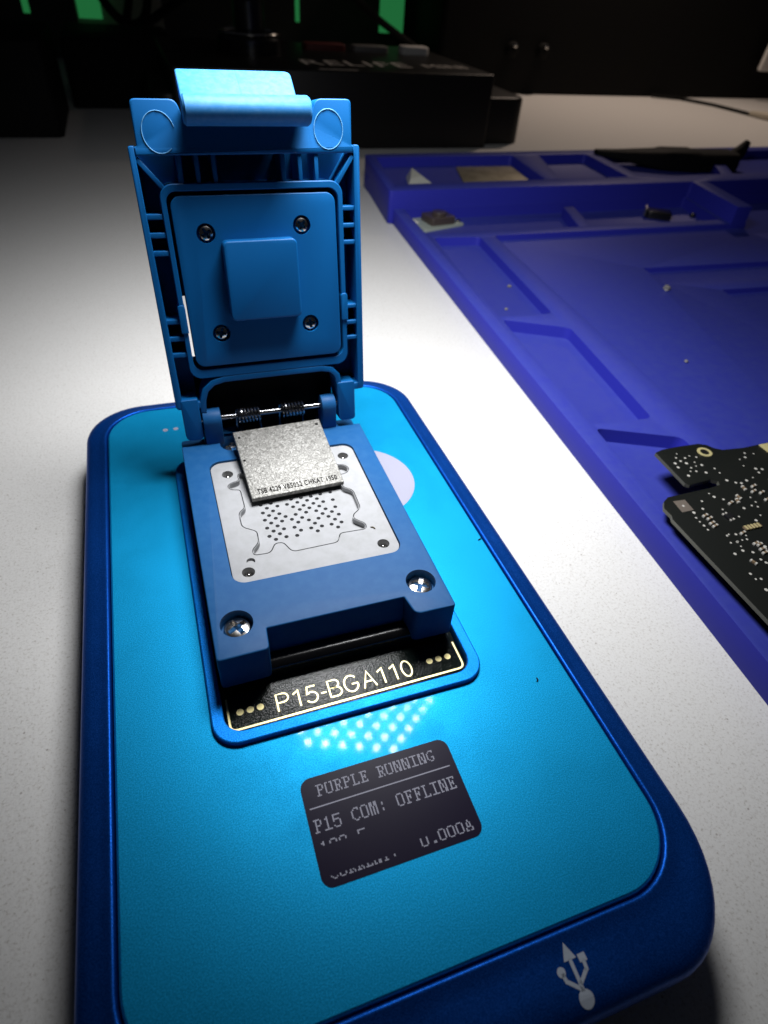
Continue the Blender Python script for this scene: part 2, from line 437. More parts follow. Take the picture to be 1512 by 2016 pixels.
# raised bezel round the slot
ob = rrect(SX0 - 0.045, SX1 + 0.045, SY0 - 0.045, SY1 + 0.045, SR + 0.03, 8)
ib = rrect(SX0 + 0.165, SX1 - 0.165, SY0 + 0.165, SY1 - 0.165, SR - 0.10, 8)
mb = MB()
def bez(o_, i_, zs):
    rings = []
    for d, z, w in zs:
        src = o_ if w == 'o' else i_
        rings.append([(x, y, z) for x, y in inset(src, d)])
    return rings
mb.loft(bez(ob, ib, [(0.0, -0.02, 'o'), (0.0, 0.085, 'o'), (0.008, 0.10, 'o'), (0.025, 0.107, 'o'), (-0.02, 0.107, 'i'), (-0.006, 0.10, 'i'), (0.0, 0.085, 'i'), (0.0, -0.35, 'i')]), False, False)
mb.build('socket_bezel', M['bezel'], dev, 14)
mb = MB(); mb.box(SX0 + 0.02, SX1 - 0.02, SY0 + 0.02, SY1 - 0.02, -0.40, -0.34); mb.build('slot_floor', M['matt_black'], dev)

# display
scr = rrect(2.72, 5.236, 1.405, 3.007, 0.17, 6)
mb = MB(); mb.prism(scr, -0.02, 0.006); disp = mb.build('display', M['screen'], dev)
FONT = {
 'P': ["11110", "01001", "01001", "01001", "01110", "01000", "01000", "01000", "11100"],
 'U': ["11011", "10001", "10001", "10001", "10001", "10001", "10001", "10001", "01110"],
 'R': ["11110", "01001", "01001", "01001", "01110", "01010", "01010", "01001", "11101"],
 'L': ["11100", "01000", "01000", "01000", "01000", "01000", "01000", "01001", "11111"],
 'E': ["11111", "01001", "01000", "01010", "01110", "01010", "01000", "01001", "11111"],
 'N': ["11011", "11001", "11001", "10101", "10101", "10101", "10011", "10011", "11011"],
 'I': ["11111", "00100", "00100", "00100", "00100", "00100", "00100", "00100", "11111"],
 'G': ["00111", "01001", "10000", "10000", "10000", "10011", "10001", "01001", "00110"],
 '1': ["00100", "01100", "00100", "00100", "00100", "00100", "00100", "00100", "11111"],
 '5': ["11111", "10000", "10000", "11110", "10001", "00001", "00001", "10001", "01110"],
 'C': ["00111", "01001", "10000", "10000", "10000", "10000", "10000", "01001", "00110"],
 'O': ["01110", "10001", "10001", "10001", "10001", "10001", "10001", "10001", "01110"],
 'M': ["11011", "11011", "11011", "10101", "10101", "10101", "10101", "10101", "10101"],
 'F': ["11111", "01001", "01000", "01010", "01110", "01010", "01000", "01000", "11100"],
 'A': ["00100", "00100", "01010", "01010", "01010", "01110", "10001", "10001", "11011"],
 '0': ["01110", "10001", "10001", "10001", "10001", "10001", "10001", "10001", "01110"],
 'V': ["11011", "10001", "10001", "10001", "01010", "01010", "01010", "00100", "00100"],
 'T': ["11111", "10101", "00100", "00100", "00100", "00100", "00100", "00100", "01110"],
 ':': ["00000", "00000", "00100", "00100", "00000", "00000", "00100", "00100", "00000"],
 '.': ["00000", "00000", "00000", "00000", "00000", "00000", "00000", "00110", "00110"],
 '-': ["00000", "00000", "00000", "00000", "11110", "00000", "00000", "00000", "00000"], ' ': ["00000"] * 9}
def lcd(mb, s, x, y, pitch, h, r0=0, r1=9, skip=()):
    pw = pitch / 6.1; ph = h / 9
    for ci, ch in enumerate(s):
        for r in range(9):
            if r < (r0 if ci not in skip else r0 + 2) or r >= r1: continue
            for c in range(5):
                if FONT[ch][r][c] == '1':
                    X = x + ci * pitch + c * pw; Y = y + h - (r + 1) * ph
                    mb.add([(X, Y, 0.0085), (X + pw * 0.86, Y, 0.0085), (X + pw * 0.86, Y + ph * 0.9, 0.0085), (X, Y + ph * 0.9, 0.0085)], [[0, 1, 2, 3]])
mb = MB()
lcd(mb, 'PURPLE RUNNING', 2.955, 2.685, 0.1435, 0.185)
lcd(mb, 'P15 COM: OFFLINE', 2.795, 2.165, 0.1462, 0.20)
lcd(mb, '100 5', 2.81, 1.85, 0.146, 0.19, 0, 3)
lcd(mb, '0.000A', 4.25, 1.51, 0.1462, 0.165, 0, 9, (0,))
lcd(mb, 'CURRENT:', 2.86, 1.505, 0.13, 0.165, 6, 9)
mb.add([(2.79, 2.525, 0.0085), (5.13, 2.525, 0.0085), (5.13, 2.543, 0.0085), (2.79, 2.543, 0.0085)], [[0, 1, 2, 3]])
mb.build('display_text', M['lcd'], disp, 0)

# printed marks on the panel
def disc(c, r, z, n=40):
    return [(c[0] + r * math.cos(2 * PI * k / n), c[1] + r * math.sin(2 * PI * k / n), z) for k in range(n)], [list(range(n))]
mb = MB(); mb.add(*disc((5.90, 9.87), 1.33, 0.004, 64)); mb.build('printed_disc', M['print'], dev, 0)
for x in (1.45, 1.72):
    mb = MB(); mb.add(*disc((x, 13.225), 0.065, 0.004, 20)); mb.build('printed_dot', M['print'], dev, 0)
# USB trident on the sloping front shoulder: laid out flat, then dropped onto the slope
def shoulder_z(y):
    pts = [(-0.11, -0.022)]
    for p in prof:
        if p[0] > 0.11 and p[1] > -0.7:
            kf = 1.0 + 0.78 * min(1, (p[0] - 0.11) / 0.3); pts.append((-p[0] * kf, p[1]))
    for (a, za), (b, zb) in zip(pts, pts[1:]):
        if b <= y <= a: return za + (zb - za) * (a - y) / (a - b)
    return pts[-1][1] if y < pts[-1][0] else pts[0][1]
mb = MB()
def usb_poly(pts):
    # fine strips so that the mark follows the curved shoulder
    bm = bmesh.new(); vs = [bm.verts.new((x, y, 0)) for x, y in pts]; f = bm.faces.new(vs)
    for _ in range(18):
        yv = -0.10 - _ * 0.05
        bmesh.ops.bisect_plane(bm, geom=bm.verts[:] + bm.edges[:] + bm.faces[:], plane_co=(0, yv, 0), plane_no=(0, 1, 0))
    bm.verts.index_update()
    mb.add([(v.co.x, v.co.y, shoulder_z(v.co.y) + 0.006) for v in bm.verts], [[v.index for v in f.verts] for f in bm.faces]); bm.free()
ux = 5.655
usb_poly([(ux - 0.025, -0.72), (ux + 0.025, -0.72), (ux + 0.02, -0.36), (ux - 0.03, -0.36)])
usb_poly([(ux - 0.10, -0.37), (ux + 0.09, -0.37), (ux - 0.01, -0.17)])
usb_poly([(x, y) for x, y, z in disc((ux + 0.0, -0.80), 0.105, 0, 20)[0]])
def bar(a, b, w):
    a, b = Vector(a), Vector(b); n = (b - a).normalized(); p = Vector((-n.y, n.x)) * w / 2
    usb_poly([tuple(a - p), tuple(b - p), tuple(b + p), tuple(a + p)])
bar((ux, -0.70), (ux - 0.17, -0.56), 0.05); bar((ux - 0.165, -0.58), (ux - 0.185, -0.47), 0.05)
usb_poly([(x, y) for x, y, z in disc((ux - 0.19, -0.455), 0.06, 0, 16)[0]])
bar((ux, -0.64), (ux + 0.16, -0.52), 0.05); bar((ux + 0.16, -0.54), (ux + 0.17, -0.42), 0.05)
usb_poly([(ux + 0.115, -0.44), (ux + 0.225, -0.44), (ux + 0.22, -0.345), (ux + 0.11, -0.345)])
mb.build('usb_emblem', M['usbprint'], dev, 0)

def strip(pts, w, z):
    L = []; R = []
    for i, p in enumerate(pts):
        a = Vector(pts[max(i - 1, 0)]); b = Vector(pts[min(i + 1, len(pts) - 1)]); d = (b - a).normalized(); n = Vector((-d.y, d.x)) * w / 2
        p = Vector(p); L.append((*(p + n), z)); R.append((*(p - n), z))
    vs = L + R; n = len(pts)
    return vs, [[i, i + 1, n + i + 1, n + i] for i in range(n - 1)]

# ------------------------------------------------------------------ the test socket
ZS = 0.96
sock = thing('test_socket', 'open blue plastic clamshell test socket plugged into the metal device', 'test socket', (4, 7.6, -0.30))
# circuit board with gilt lettering
mb = MB(); mb.prism(rrect(1.79, 6.23, 4.09, 11.4, 0.16, 5), -0.30, -0.05, 0.012)
brd = mb.build('circuit_board', M['mask'], sock)
GZ = -0.044
def arc(cx, cy, rx_, ry_, a0, a1, n=10): return [(cx + rx_ * math.cos(math.radians(a0 + (a1 - a0) * k / n)), cy + ry_ * math.sin(math.radians(a0 + (a1 - a0) * k / n))) for k in range(n + 1)]
GLY = {'P': [[(0, 0), (0, 1), (.34, 1)] + arc(.34, .745, .26, .255, 90, -90) + [(0, .49)]], '1': [[(.06, .76), (.22, .86), (.34, 1), (.34, 0)]],
       '5': [[(.56, .97), (.14, .97), (.06, .50), (.16, .57)] + arc(.29, .33, .30, .31, 105, -150, 14)], '-': [[(.04, .40), (.32, .40)]],
       'B': [[(0, .01), (0, .99), (.34, .99)] + arc(.34, .765, .22, .225, 90, -90) + [(0, .54), (.36, .54)] + arc(.36, .275, .27, .265, 90, -90) + [(0, .01)]],
       'G': [arc(.37, .5, .37, .49, 42, 340, 20) + [(.715, .46), (.40, .46)]], 'A': [[(0, 0), (.34, 1), (.68, 0)], [(.13, .36), (.55, .36)]], '0': [arc(.29, .5, .27, .49, 90, 450, 24)]}
ADV = {'P': .76, '1': .66, '5': .72, '-': .46, 'B': .80, 'G': .94, 'A': .80, '0': .7}
mb = MB(); gx = 2.68
for ch in 'P15-BGA110':
    for st in GLY[ch]:
        mb.add(*strip([(gx + px_ * 0.345, 4.305 + 0.008 * (gx - 2.66) + py_ * 0.335) for px_, py_ in st], 0.028, GZ))
    gx += ADV[ch] * 0.36
mb.build('lettering', M['gold'], brd, 0)
mb = MB()
oline = rounded([(1.84, 4.80), (1.84, 4.175), (6.17, 4.215), (6.17, 4.80)], [0, 0.12, 0.12, 0], 4)
mb.add(*strip(oline, 0.035, GZ)); mb.build('gilt_outline', M['gold'], brd, 0)
for x in (2.04, 2.215, 2.39, 5.58, 5.765, 5.95):
    mb = MB(); mb.add(*disc((x, 4.49 + (0.03 if x > 4 else 0)), 0.062, GZ, 20)); mb.build('gold_dot', M['gold'], brd, 0)

# moulded base: lugs at the front, opening for the contact plate, screw wells, hinge bay
x0, x1, y0, y1 = 1.815, 6.158, 4.915, 11.75
base = rounded([(x0, y0), (2.70, y0 + .01), (2.73, 5.36), (5.29, 5.36), (5.36, y0 + .01), (x1, y0), (x1, y1), (x0, y1)],
               [0.07, 0.10, 0.02, 0.02, 0.14, 0.07, 0.1, 0.1], 4)
mb = MB(); mb.prism(base, 0.14, ZS, 0.03, 0, 0, None, 3)
bo = mb.build('socket_base', M['plastic'], sock)
cut = MB()
cut.prism(rrect(2.33, 5.70, 6.49, 10.26, 0.26, 7), ZS - 0.30, ZS + 0.3)
SCREWS = [(2.25, 5.60), (5.73, 5.64), (2.97, 10.90)]
for x, y in SCREWS: cut.cyl((x, y), 0.29, ZS - 0.22, ZS + 0.3, 32)
cut.box(3.32, 5.15, 11.05, 12.2, 0.3, ZS + 0.3)
cut.box(1.7, 2.36, 11.0, 12.2, 0.6, ZS + 0.3); cut.box(5.60, 6.3, 10.98, 12.2, 0.6, ZS + 0.3)
boolean(bo, cut); shade(bo, 30)
# notch ramp and the glossy black lower rail
mb = MB(); prof_r = [(5.363, ZS - 0.05), (5.30, 0.50), (5.30, 0.14), (5.42, 0.14)]
mb.loft([[(x, y, z) for y, z in prof_r] for x in (2.74, 5.28)]); mb.build('front_ramp', M['plastic'], sock, 20)
mb = MB(); pr = []
for k in range(9):
    a = PI / 2 * k / 8; pr.append((4.99 + 0.16 * (1 - math.sin(a)), 0.20 + 0.16 * (math.cos(a)) ))
rail = [(5.30, -0.049), (4.99, -0.049)] + [(5.15 - 0.16 * math.cos(PI / 2 * k / 8), 0.16 + 0.16 * math.sin(PI / 2 * k / 8)) for k in range(9)] + [(5.30, 0.32)]
mb.loft([[(x, y, z) for y, z in rail] for x in (1.86, 6.11)])
mb.build('lower_rail', M['black_gloss'], sock, 30)
mb = MB(); mb.box(1.86, 6.11, 5.30, 11.3, -0.05, 0.139); mb.build('lower_body', M['black'], sock)
# hinge lugs
for xa, xb in ((2.39, 2.80), (5.19, 5.54)):
    mb = MB()
    pr = [(11.45, 0.9), (10.96, 0.9), (10.96, 1.50)] + [(11.21 - 0.25 * math.cos(PI * k / 10), 1.50 + 0.25 * math.sin(PI * k / 10)) for k in range(1, 10)] + [(11.45, 1.50)]
    mb.loft([[(x + sx * 0.02 * (1 if e else 0), y, z) for y, z in pr] for x, sx, e in ((xa, 1, 0), (xb, 1, 0))])
    lg = mb.build('hinge_lug', M['plastic'], sock, 30); bevel(lg, 0.025)
    shade(lg, 40)

# contact plate
mb = MB(); mb.prism(rrect(2.345, 5.685, 6.505, 10.245, 0.25, 7), ZS - 0.26, ZS - 0.045, 0.012)
cp = mb.build('contact_plate', M['white'], sock)
pocket = [(2.92, 9.75), (2.92, 9.50), (2.72, 9.46), (2.64, 9.36), (2.72, 9.26), (2.90, 9.22), (2.90, 8.58), (2.75, 8.46), (2.75, 8.04), (3.02, 7.84), (3.0, 7.50),
          (2.84, 7.32), (2.84, 7.20), (3.14, 7.18), (3.27, 7.42), (3.46, 7.40), (3.58, 7.10), (4.50, 7.12), (4.60, 7.36), (5.16, 7.34), (5.19, 7.47), (4.99, 7.68), (5.02, 7.82), (5.23, 7.98), (5.24, 8.58), (5.06, 8.72), (5.06, 9.18),
          (5.30, 9.22), (5.38, 9.36), (5.30, 9.50), (5.06, 9.54), (5.06, 9.75)]
cut = MB(); cut.prism(rounded(pocket, 0.09, 4), ZS - 0.165, ZS + 0.2)
HOLES = [(3.23, 8.73), (3.45, 8.73), (3.9, 8.75), (4.12, 8.75), (4.34, 8.74), (4.56, 8.76), (4.79, 8.77), (3.34, 8.6), (3.57, 8.61), (3.78, 8.61), (4.01, 8.62), (4.23, 8.63), (4.45, 8.63), (4.56, 8.5), (4.78, 8.51), (3.23, 8.47), (3.45, 8.48), (3.56, 8.36), (3.89, 8.5), (4.01, 8.38), (4.12, 8.49), (4.22, 8.38), (4.34, 8.5), (4.44, 8.38), (4.55, 8.26), (4.77, 8.27), (3.34, 8.36), (3.46, 8.24), (3.67, 8.24), (3.89, 8.25), (4.12, 8.26), (4.34, 8.25), (4.45, 8.13), (4.66, 8.14), (4.78, 8.02), (3.23, 8.24), (3.34, 8.12), (3.57, 8.12), (3.78, 8.12), (4.0, 8.12), (4.12, 8.01), (4.33, 8.01), (4.55, 8.01), (4.66, 7.89), (4.77, 7.77), (3.23, 7.99), (3.45, 8.0), (3.89, 8.0), (4.22, 7.88), (4.34, 7.76), (4.55, 7.76), (4.66, 7.64), (3.34, 7.87), (3.56, 7.88), (3.78, 7.87), (3.89, 7.75), (4.11, 7.76), (4.22, 7.64), (3.23, 7.74), (3.45, 7.76), (3.56, 7.64), (3.78, 7.62), (3.34, 7.62)]
boolean(cp, cut)
cut = MB(); pk = rounded(pocket, 0.09, 4); 
pk1 = inset(pk, -0.010); pk2 = inset(pk, -0.032)
cut.loft([[(x, y, z) for x, y in q_] for q_, z in ((pk2, ZS - 0.12), (pk2, ZS), (pk1, ZS), (pk1, ZS - 0.12), (pk2, ZS - 0.12))], False, False)
boolean(cp, cut)
cut = MB()
for x, y in HOLES: cut.cyl((x, y), 0.045, ZS - 0.245, ZS - 0.05, 12)
PINS = [(2.69, 9.80), (5.39, 9.84), (2.65, 6.77), (5.38, 6.82)]
for x, y in PINS: cut.cyl((x, y), 0.125, ZS - 0.235, ZS + 0.1, 24)
cut.cyl((2.74, 7.04), 0.085, ZS - 0.10, ZS + 0.1, 20)
boolean(cp, cut); shade(cp, 30)
pin0 = None
for x, y in PINS:
    if pin0 is None:
        mb = MB(); mb.lathe((x, y, ZS - 0.22), [(0.075, 0), (0.075, 0.05), (0.06, 0.09), (0.035, 0.115), (0.004, 0.125)], 20)
        pin0 = mb.build('guide_pin', M['chrome'], cp); p0 = (x, y)
    else: dup(pin0, cp, Matrix.Translation((x - p0[0], y - p0[1], 0)))

# cross-head screws
def screw_mesh(name, parent, Mx, r, m):
    mb = MB()
    mb.lathe((0, 0, 0), [(r * 0.98, -0.1), (r, 0.02), (r * 0.98, 0.05), (r * 0.90, 0.078), (r * 0.7, 0.094), (r * 0.4, 0.103), (0.002, 0.106)], 32)
    o = mb.build(name, [m, M['black']], None)  # second slot: black painted in as shade of the cross recess
    c = MB()
    for a in (0, PI / 2):
        R_ = Matrix.Rotation(a + 0.5, 4, 'Z')
        c2 = MB()
        w = r * 0.20
        c2.loft([[(-r * .45, -w * .7, -0.04), (r * .45, -w * .7, -0.04), (r * .45, w * .7, -0.04), (-r * .45, w * .7, -0.04)], [(-r * .78, -w, 0.12), (r * .78, -w, 0.12), (r * .78, w, 0.12), (-r * .78, w, 0.12)]], True, True, 1, R_)
        boolean(o, c2)
    shade(o, 30)
    o.data.transform(Mx)
    adopt(o, parent)
    return o
s0 = None
for k, (x, y) in enumerate(SCREWS):
    Mx = Matrix.Translation((x, y, ZS - 0.20))
    if s0 is None: s0 = screw_mesh('screw', sock, Mx, 0.24, M['chrome']); b0 = (x, y)
    else:
        c = Matrix.Translation((x, y, 0)) @ Matrix.Rotation(0.55 * k, 4, 'Z') @ Matrix.Translation((-b0[0], -b0[1], 0))
        dup(s0, sock, c)
# hinge pin and springs
HY, HZ = 11.21, 1.50
mb = MB(); mb.tube([(2.0, HY, HZ), (6.0, HY, HZ)], 0.065, 14); mb.build('hinge_pin', M['steel'], sock)
for xa, xb in ((3.18, 3.72), (4.22, 4.78)):
    mb = MB(); N = 7; pts = []
    for i in range(N * 14 + 1):
        a = 2 * PI * i / 14; pts.append((xa + (xb - xa) * i / (N * 14), HY + 0.165 * math.cos(a), HZ + 0.165 * math.sin(a)))
    pts = [(xa - 0.02, HY + 0.16, 0.75)] + pts + [(xb + 0.02, HY + 0.16, 0.75)]
    mb.tube(pts, 0.030, 6); mb.build('spring', M['steel'], sock)

# lid, in its own frame: x across, s up the lid, n towards the camera
TL = 0.2
LF = Matrix(((1, 0, 0, 0), (0, math.sin(TL), -math.cos(TL), 10.95), (0, math.cos(TL), math.sin(TL), ZS), (0, 0, 0, 1)))
DB = -0.72
mb = MB(LF)
mb.prism(rounded([(1.86, 0.98), (2.04, 0.92), (2.01, 1.12), (1.99, 5.80), (1.99, 6.04), (1.88, 6.04)], [0.02, 0.02, 0.02, 0.02, 0.0, 0.08], 3), DB, 0.0, 0.02)
mb.prism(rounded([(6.28, 0.98), (6.10, 0.92), (6.13, 1.12), (6.16, 5.80), (6.16, 6.04), (6.285, 6.04)], [0.02, 0.02, 0.02, 0.02, 0.0, 0.08], 3), DB, 0.0, 0.02)
# bottom ledges and hinge arms
mb.prism(rounded([(1.875, 0.93), (2.50, 0.90), (2.50, 1.06), (1.875, 1.10)], 0.05, 3), DB, -0.012, 0.02)
mb.prism(rounded([(6.27, 0.93), (5.62, 0.90), (5.62, 1.06), (6.27, 1.10)], 0.05, 3), DB, -0.012, 0.02)
for xa, xb in ((1.96, 2.355), (5.61, 6.04)):
    mb.prism(rounded([(xa, 0.16), (xb, 0.16), (xb, 1.15), (xa, 1.15)], [0.14, 0.10, 0.05, 0.05], 4), -0.60, 0.01, 0.03)
# arched lower rail
arch = [(2.44, 0.80), (2.47, 1.10), (2.56, 1.32), (2.74, 1.47), (3.00, 1.53), (4.0, 1.535), (5.25, 1.53), (5.48, 1.48), (5.62, 1.33), (5.66, 1.1), (5.66, 0.85)]
def band(mb, pts, w, n0, n1):
    v, f = strip(pts, w, 0)
    k = len(pts); poly = [v[i][:2] for i in range(k)] + [v[i][:2] for i in range(2 * k - 1, k - 1, -1)]
    if area(poly) < 0: poly = poly[::-1]
    mb.prism(poly, n0, n1, 0.015)
band(mb, arch, 0.13, DB, -0.006)
# ring that guides the pressure plate
po, pi = rrect(2.29, 5.90, 1.60, 5.42, 0.26, 6), rrect(2.395, 5.795, 1.80, 5.29, 0.20, 6)
rg = []
for src, n in ((po, DB), (po, -0.02), (inset(po, 0.015), -0.004), (inset(pi, -0.015), -0.004), (pi, -0.02), (pi, DB)):
    rg.append([(x, y, n) for x, y in src])
rg.append(rg[0]); mb.loft(rg, False, False)
# clip tabs on the ring
for xc in (2.335, 5.855):
    for dy in (0,):
        mb.prism(rounded([(xc - 0.075, 2.62), (xc + 0.075, 2.62), (xc + 0.075, 3.20), (xc - 0.075, 3.20)], [0.01, 0.01, 0.075, 0.075], 4), -0.4, 0.03, 0.015)
# ribs
for s in (4.86, 4.53, 4.20, 2.86, 2.50, 2.15):
    mb.prism([(1.985, s - 0.05), (2.30, s - 0.05), (2.30, s + 0.05), (1.985, s + 0.05)], DB, -0.035, 0.02)
    mb.prism([(5.89, s - 0.01), (6.165, s - 0.01), (6.165, s + 0.08), (5.89, s + 0.08)], DB, -0.035, 0.02)
for x in (2.74, 3.06, 3.38, 4.71, 5.05, 5.385):
    mb.prism([(x - 0.042, 5.415), (x + 0.042, 5.415), (x + 0.042, 5.92), (x - 0.042, 5.92)], DB, -0.03, 0.02)
band(mb, [(1.99, 5.84), (2.385, 5.345)], 0.085, DB, -0.028)
band(mb, [(6.15, 5.86), (5.80, 5.355)], 0.085, DB, -0.028)
# closed back of the rib bays
bo_, bi_ = rrect(1.95, 6.20, 1.02, 5.95, 0.1, 6), rrect(2.36, 2.62, 1.90, 3.25, 0.08, 6)
mb.loft([[(x, y, n) for x, y in src] for src, n in ((bo_, DB - 0.02), (bo_, DB + 0.06), (bi_, DB + 0.06), (bi_, DB - 0.02), (bo_, DB - 0.02))], False, False)
# cap with the notch for the latch
cap = rounded([(1.99, 5.88), (6.165, 5.90), (6.165, 6.02), (6.12, 6.04), (6.13, 6.80), (5.42, 6.80), (5.30, 6.44), (2.96, 6.40), (2.84, 6.76), (2.05, 6.76), (2.04, 6.04), (1.985, 6.02)],
              [0.01, 0.01, 0.01, 0.02, 0.10, 0.12, 0.1, 0.1, 0.12, 0.10, 0.02, 0.01], 4)
mb.prism(cap, -0.50, 0.006, 0.025)
lid = mb.build('lid', M['lid'], sock, 35)
mb = MB(LF); mb.prism([(2.36, -0.15), (5.61, -0.15), (5.61, 1.46), (2.36, 1.46)], DB - 0.03, DB + 0.10)
mb.build('hinge_shade_panel', M['matt_black'], lid)  # lid's back wall behind the hinge, blackened to stand for its shade
# flash lines of the two moulded round bosses
M['scar'] = mat('pale moulding scar', (0.12, 0.35, 0.62), 0.5)
for cx, cy, a0, a1 in ((2.465, 6.25, 15, 310), (5.655, 6.30, -120, 238)):
    mb = MB(LF)
    pts = [(cx + 0.29 * math.cos(math.radians(a0 + (a1 - a0) * k / 30)) , cy + 0.335 * math.sin(math.radians(a0 + (a1 - a0) * k / 30)), 0.010 + 0.002 * math.sin(k * 2.1)) for k in range(31)]
    mb.tube(pts, [0.007 + 0.004 * random.random() for _ in pts], 6); mb.build('moulding_ring', M['scar'], lid)
# pressure plate, pusher block, small screws
pp_ = rrect(2.455, 5.735, 1.87, 5.21, 0.2, 6)
PT = Matrix.Translation((0, 1.87, 0.0)) @ Matrix.Rotation(-0.012, 4, 'X') @ Matrix.Translation((0, -1.87, 0))
mb = MB(LF @ PT); mb.prism(pp_, -0.40, 0.035, 0.02)
pl = mb.build('pressure_plate', M['lid'], lid)
LSCR = [(3.05, 4.54), (5.0, 4.62), (3.08, 2.56), (5.05, 2.61)]
cut = MB(LF)
for x, s in LSCR: cut.cyl((x, s), 0.185, -0.10, 0.3, 24)
cut.loft([[(x, y, 0.028), (x + 0.014, y, 0.028), (x + 0.014, y2, 0.028), (x, y2, 0.028)] for x, y, y2 in ((2.74, 2.2, 5.0),)] + [[(2.74, 2.2, 0.2), (2.754, 2.2, 0.2), (2.754, 5.0, 0.2), (2.74, 5.0, 0.2)]])
cut.loft([[(5.42, 2.3, 0.026), (5.434, 2.3, 0.026), (5.434, 5.05, 0.026), (5.42, 5.05, 0.026)], [(5.42, 2.3, 0.2), (5.434, 2.3, 0.2), (5.434, 5.05, 0.2), (5.42, 5.05, 0.2)]])
boolean(pl, cut); shade(pl, 30)
mb = MB(LF); mb.prism(rrect(3.315, 4.82, 2.85, 4.41, 0.11, 6), 0.0, 0.30, 0.035)
mb.build('pusher_block', M['lid'], lid)
s1 = None
for k, (x, s) in enumerate(LSCR):
    Mx = LF @ Matrix.Translation((x, s, -0.09)) @ Matrix.Rotation(0.4 * k, 4, 'Z')
    if s1 is None: s1 = screw_mesh('small_screw', lid, Mx, 0.145, M['chrome']); b1 = Mx
    else: dup(s1, lid, Mx @ b1.inverted())
# latch: round bar in front, lever lying back over the top edge
mb = MB(LF)
bp_ = []
for k in range(28):
    a = 2 * PI * k / 28; bp_.append((6.585 + 0.245 * math.sin(a), 0.34 + 0.30 * math.cos(a)))
rings = []
for x, sc in ((2.915, 0.86), (2.955, 1.0), (5.17, 1.0), (5.21, 0.88)):
    rings.append([(x, 6.585 + (y - 6.585) * sc, 0.34 + (n - 0.34) * sc) for y, n in bp_])
mb.loft(rings)
M['latch'] = mat('worn pale blue plastic', (0.025, 0.19, 0.47), 0.58, spec=0.3, noise=(9, 0.35, 0.62, (0.05, 0.22, 0.50)), bump=(60, 0.15, 0.01))
latch = mb.build('latch', M['latch'], lid, 40)
mb = MB()
lv = [(2.93, 11.95, 7.38), (2.93, 12.98, 7.93), (2.93, 13.06, 7.78), (2.93, 12.05, 7.20)]
lp = rounded([(2.94, 0.0), (5.07, 0.0), (5.10, 1.17), (2.94, 1.17)], [0.05, 0.05, 0.14, 0.06], 4)
LV = Matrix.Translation((0, 11.98, 7.42)) @ Matrix.Rotation(math.radians(27), 4, 'X')
mb.prism(lp, -0.20, 0.0, 0.03, 0, 0, LV)
lev = mb.build('latch_lever', M['latch'], lid, 35)
cut = MB(); cut.loft([[(4.055 + d, -0.1, -0.006), (4.075 + d, -0.1, -0.006), (4.055 + d - .02, 1.4, -0.006), (4.035 + d - .02, 1.4, -0.006)] for d in (0,)] + [[(4.05, -0.1, 0.2), (4.08, -0.1, 0.2), (4.06, 1.4, 0.2), (4.03, 1.4, 0.2)]], True, True, 0, LV)
boolean(lev, cut); shade(lev, 35)

# ------------------------------------------------------------------ the memory chip leaning in the socket
A = Vector((3.04, 10.71, 1.40)); B = Vector((5.14, 10.76, 1.40)); Cc = Vector((5.035, 8.85, 0.99)); Dd = Vector((3.02, 8.73, 0.99))
ctr = (A + B + Cc + Dd) / 4
ex = ((B - A) + (Cc - Dd)).normalized(); ey = ((A - Dd) + (B - Cc)); ey = (ey - ex * ey.dot(ex)).normalized(); ez = ex.cross(ey)
hw = 0.25 * ((B - A).length + (Cc - Dd).length); hh = 0.25 * ((A - Dd).length + (B - Cc).length)
CM = Matrix((ex, ey, ez)).transposed().to_4x4(); CM.translation = ctr
mb = MB(CM); mb.prism([(-hw, -hh), (hw, -hh), (hw, hh), (-hw, hh)], -0.11, 0.0, 0.012)
chip = mb.build('memory_chip', M['chip']); tag(chip, 'mottled grey metal memory chip with black letters leaning against the socket hinge', 'chip')
mb = MB(CM)
text_in(mb, 'TSB 4229 VB5052 CHKAT 1950', (-hw * 0.86, -hh * 0.91, 0.003), (hw * 1.74, 0, 0), (0, 0.145, 0), 0, 1.12, 0.024)
for x, y, r in ((-0.90, 0.80, 0.03), (0.90, 0.84, 0.04), (-0.93, 0.10, 0.03)):
    vs, fs = disc((x * hw, y * hh), r, 0.003, 12); mb.add(vs, fs)
mb.build('lettering', M['chipink'], chip, 0)

# ------------------------------------------------------------------ silicone mat
mu = Vector((0.9974, -0.0722, 0)); mw = Vector((0.0722, 0.9974, 0))
MF = Matrix(((mu.x, mw.x, 0, 12.47), (mu.y, mw.y, 0, 0), (0, 0, 1, 0), (0, 0, 0, 1)))
MT = -0.80
mb = MB(MF)
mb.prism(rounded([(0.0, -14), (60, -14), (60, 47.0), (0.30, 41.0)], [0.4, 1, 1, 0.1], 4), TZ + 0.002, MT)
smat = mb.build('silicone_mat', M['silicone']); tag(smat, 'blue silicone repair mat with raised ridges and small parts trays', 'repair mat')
add = MB(MF)
add.prism(rounded([(-0.06, 33.5), (20.95, 35.2), (20.0, 27.5), (21.0, 27.4), (22.1, 35.3), (60.2, 39.2), (60.2, 48), (0.42, 41.62)], [0.25, 0.1, 0.1, 0.1, 0.1, 0.5, 0.5, 0.35], 4), TZ + 0.03, 0.15)
boolean(smat, add, 'UNION')
cut = MB(MF); cut2 = MB(MF)
def pocket_cut(poly, z, r=0.25, c=None): (c or cut).prism(rounded(poly, r, 3), z, 0.8)
